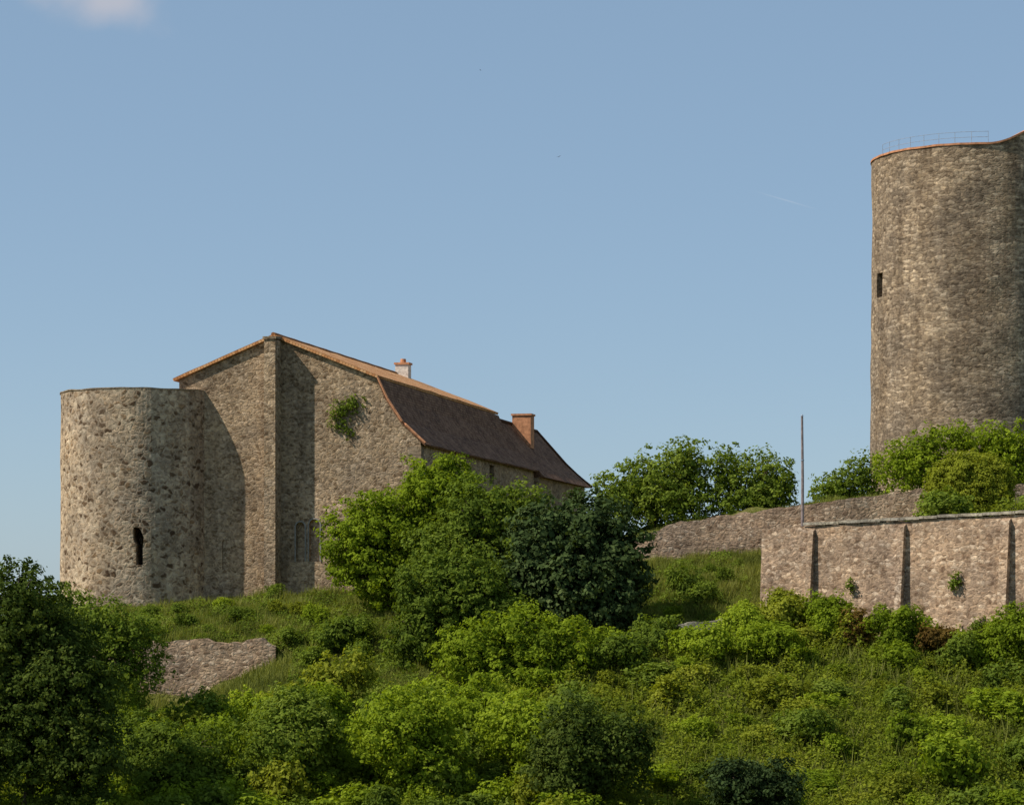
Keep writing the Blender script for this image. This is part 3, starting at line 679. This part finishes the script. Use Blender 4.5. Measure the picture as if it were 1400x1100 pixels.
aw=mesh_obj("walls",box_v(2.5,8.6,27.25,41.2,-2,9.35),BOXF,M_gable,A,matrix=ML)
me=bpy.data.meshes.new("hip_roof"); bm=bmesh.new(); uvl=bm.loops.layers.uv.new("UVMap")
e=[(2.2,27.22,9.2),(9.0,27.22,9.2),(9.0,41.7,9.2),(2.2,41.7,9.2)]; r1=(5.6,27.22,12.95); r2=(5.6,39.6,12.95)
mid1=(7.4,27.22,10.75); mid2=(7.4,40.55,10.75)
def qf(pts,axis):
    vs=[bm.verts.new(p) for p in pts]; f=bm.faces.new(vs)
    for l in f.loops:
        co=l.vert.co; l[uvl].uv=(co.y if axis=='y' else co.x, co.z*1.4)
qf([mid1,mid2,r2,r1],'y'); qf([e[1],e[2],mid2,mid1],'y'); qf([e[3],e[0],r1,r2],'y'); qf([e[2],e[3],r2,mid2],'x'); qf([e[0],e[1],mid1,r1],'x'); qf([e[3],e[2],e[1],e[0]],'y')
bmesh.ops.remove_doubles(bm,verts=bm.verts,dist=.001); bmesh.ops.recalc_face_normals(bm,faces=bm.faces); bm.to_mesh(me); bm.free(); me.materials.append(M_brown)
o=bpy.data.objects.new("hip_roof",me); COL.objects.link(o); o.matrix_world=ML; o.parent=A; o.matrix_parent_inverse=Matrix.Translation(A.location).inverted()
vv,ff=merge([tube([(5.6,27.3,13.0),(5.6,39.6,13.0)],[.12,.12],8),tube([(5.6,39.6,13.0),(7.4,40.55,10.8),(9.0,41.7,9.25)],[.11,.11,.11],8)]); mesh_obj("ridge_tiles",vv,ff,M_brown,A,matrix=ML)
chimney("chimney",6.3,32.6,11.4,13.75,1.25,1.0,M_brick,M_brick,A,pots=0)

# plant on gable wall
v,f,s=crown_arrays([((-9.2,149.0,11.5),(.7,.28,.5)),((-8.6,148.85,11.9),(.6,.25,.45)),((-9.3,149.1,10.8),(.6,.2,.5)),((-8.7,149.0,10.3),(.3,.15,.4))],0.13,.4,0.2,77,0.6)
o=np_mesh("wall_plant",v,f,F_mid,shade=s)

# ------------------------------------------------------------------ walls
def stone_wall(name, top, zb, th, mat, batter=0.0, rough=0.08, step=0.35, seed=0):
    pts=[]
    for i in range(len(top)-1):
        a=Vector(top[i]);b=Vector(top[i+1]); n=max(1,int((b-a).length/step))
        for k in range(n): pts.append(a.lerp(b,k/n) )
    pts.append(Vector(top[-1]))
    V=[];F=[];n=len(pts)
    for i,p in enumerate(pts):
        a=pts[max(0,i-1)];b=pts[min(n-1,i+1)]
        t=Vector((b.x-a.x,b.y-a.y,0)).normalized(); nr=Vector((-t.y,t.x,0))
        zt=p.z+rough*mnoise.noise(Vector((p.x*1.7,p.y*1.7,seed)))*1.6
        rowsn=6
        for j in range(rowsn+1):
            q=j/rowsn; z=zb+(zt-zb)*q
            off=-batter*(1-q)+0.05*mnoise.noise(Vector((p.x,p.y,z+seed)))
            V.append((p.x+nr.x*off,p.y+nr.y*off,z))
        V.append((p.x+nr.x*th,p.y+nr.y*th,zt)); V.append((p.x+nr.x*th,p.y+nr.y*th,zb))
    m=9
    for i in range(n-1):
        for j in range(m):
            j2=(j+1)%m
            F.append((i*m+j,(i+1)*m+j,(i+1)*m+j2,i*m+j2))
    F.append(tuple(range(m))[::-1]); F.append(tuple((n-1)*m+j for j in range(m)))
    return V,F
B=empty("bastion_wall",(18,137,0))
mainp=[(12.75,139.9,4.75),(24.6,132.0,5.2),(36.6,124.0,5.6)]
v,f=stone_wall("w",mainp,-4,1.2,M_wall,batter=.5,rough=.05); o=mesh_obj("wall",v,f,M_wall,B); fix_normals(o)
v,f=stone_wall("w",[(16.4,151.0,5.0),(12.98,140.2,4.72)],-4,1.2,M_wall,batter=.45,rough=.05); o=mesh_obj("side_wall",v,f,M_wall,B); fix_normals(o)
wd=Vector((0.832,-0.555,0)); wn=Vector((-0.555,-0.832,0)); A0=Vector((12.75,139.9,0))
parts=[]; s=2.4; rr_=random.Random(2)
while s<27:
    l=rr_.uniform(.7,1.3); z=4.75+ s*0.0318+rr_.uniform(-.015,.015)+.05
    p0=A0+wd*s+wn*.12; p1=A0+wd*(s+l-.02)+wn*.12
    q0=p0-wn*.75; q1=p1-wn*.75
    parts.append(([ (p0.x,p0.y,z),(p1.x,p1.y,z),(q1.x,q1.y,z),(q0.x,q0.y,z),(p0.x,p0.y,z+.13),(p1.x,p1.y,z+.13),(q1.x,q1.y,z+.17),(q0.x,q0.y,z+.17)],BOXF))
    s+=l
v,f=merge(parts); mesh_obj("coping_slabs",v,f,M_coping,B)
parts=[]
for s,wdt in ((2.9,.3),(7.9,.35),(13.4,.45),(19.5,.5),(25,.5)):
    c0=A0+wd*s; ztop=4.75+s*.0318-.3
    a=c0-wd*wdt/2; b=c0+wd*wdt/2
    pr=.5
    V=[]
    for (p,o_) in ((a,pr+.6),(b,pr+.6),(b,-.2),(a,-.2)):
        q=p+wn*o_; V.append((q.x,q.y,-3))
    for (p,o_) in ((a,pr*.5),(b,pr*.5),(b,-.2),(a,-.2)):
        q=p+wn*o_; V.append((q.x,q.y,ztop+(0.25 if o_<0 else 0)))
    parts.append((V,BOXF))
v,f=merge(parts); mesh_obj("pilasters",v,f,M_wall,B)

U=stone_wall("u",[(2.5,150.3,3.6),(6.2,149.9,4.2),(7.6,149.7,4.9),(9.2,149.6,5.5),(15.6,149.4,6.35),(22.4,149.3,7.25),(40,149.2,8.0)],-1,1.0,M_wall,batter=.15,rough=.12,seed=4)
o=mesh_obj("terrace_retaining_wall",U[0],U[1],M_wall); fix_normals(o)
U=stone_wall("l",[(-24,138.4,-2.4),(-21,138.3,-1.5),(-19.4,138.2,-1.05),(-12.6,138.0,-0.85),(-11.9,138.0,-1.2)],-6,1.3,M_wall,batter=.2,rough=.2,seed=9)
o=mesh_obj("ruined_retaining_wall",U[0],U[1],M_wall); fix_normals(o)
U=stone_wall("p",[(4.0,135.6,-.9),(7.0,135.9,-.35),(10.9,136.4,.3)],-2,.5,M_coping,batter=.05,rough=.12,seed=12)
o=mesh_obj("low_garden_wall",U[0],U[1],M_coping); fix_normals(o)

v,f,s=crown_arrays([((21.6,133.6,1.9),(.3,.2,.45)),((16.9,136.7,1.8),(.2,.15,.35)),((13.9,138.8,.4),(.5,.3,.5)),((22.6,132.8,-.2),(.5,.3,.4))],0.14,.8,0.18,78,0.45)
np_mesh("wall_plants",v,f,F_mid,shade=s)

P=empty("wooden_pole",(14.95,141.2,4.5))
vv,ff=tube([(14.95,141.2,4.0),(14.96,141.2,7.5),(14.93,141.2,10.6)],[.085,.075,.06],10); mesh_obj("shaft",vv,ff,M_polewood,P)
vv,ff=merge([tube([(14.93,141.2,10.6),(14.93,141.2,10.68)],[.08,.04],10),tube([(14.95,141.2,8.3),(14.95,141.2,8.36)],[.09,.09],10)]); mesh_obj("fittings",vv,ff,M_metal,P)

def bird(loc,s,rot):
    V=[(0,.5,0),(.09,.1,.03),(-.09,.1,.03),(0,-.45,0),(0,.1,-.09),(.9,-.15,.18),(.45,.22,.14),(-.9,-.15,.18),(-.45,.22,.14),(.12,-.7,0),(-.12,-.7,0),(.08,-.12,.02),(-.08,-.12,.02)]
    F=[(0,1,2),(0,4,1),(0,2,4),(1,4,3),(2,3,4),(1,3,2),(1,6,5,11),(2,12,7,8),(3,9,10)]
    o=mesh_obj("bird",V,F,M_bird); o.location=loc; o.scale=(s,s,s); o.rotation_euler=rot
bird((-2.3,200,40.2),.17,(.3,.2,1.2)); bird((3.4,200,33.9),.24,(.2,-.3,.6))
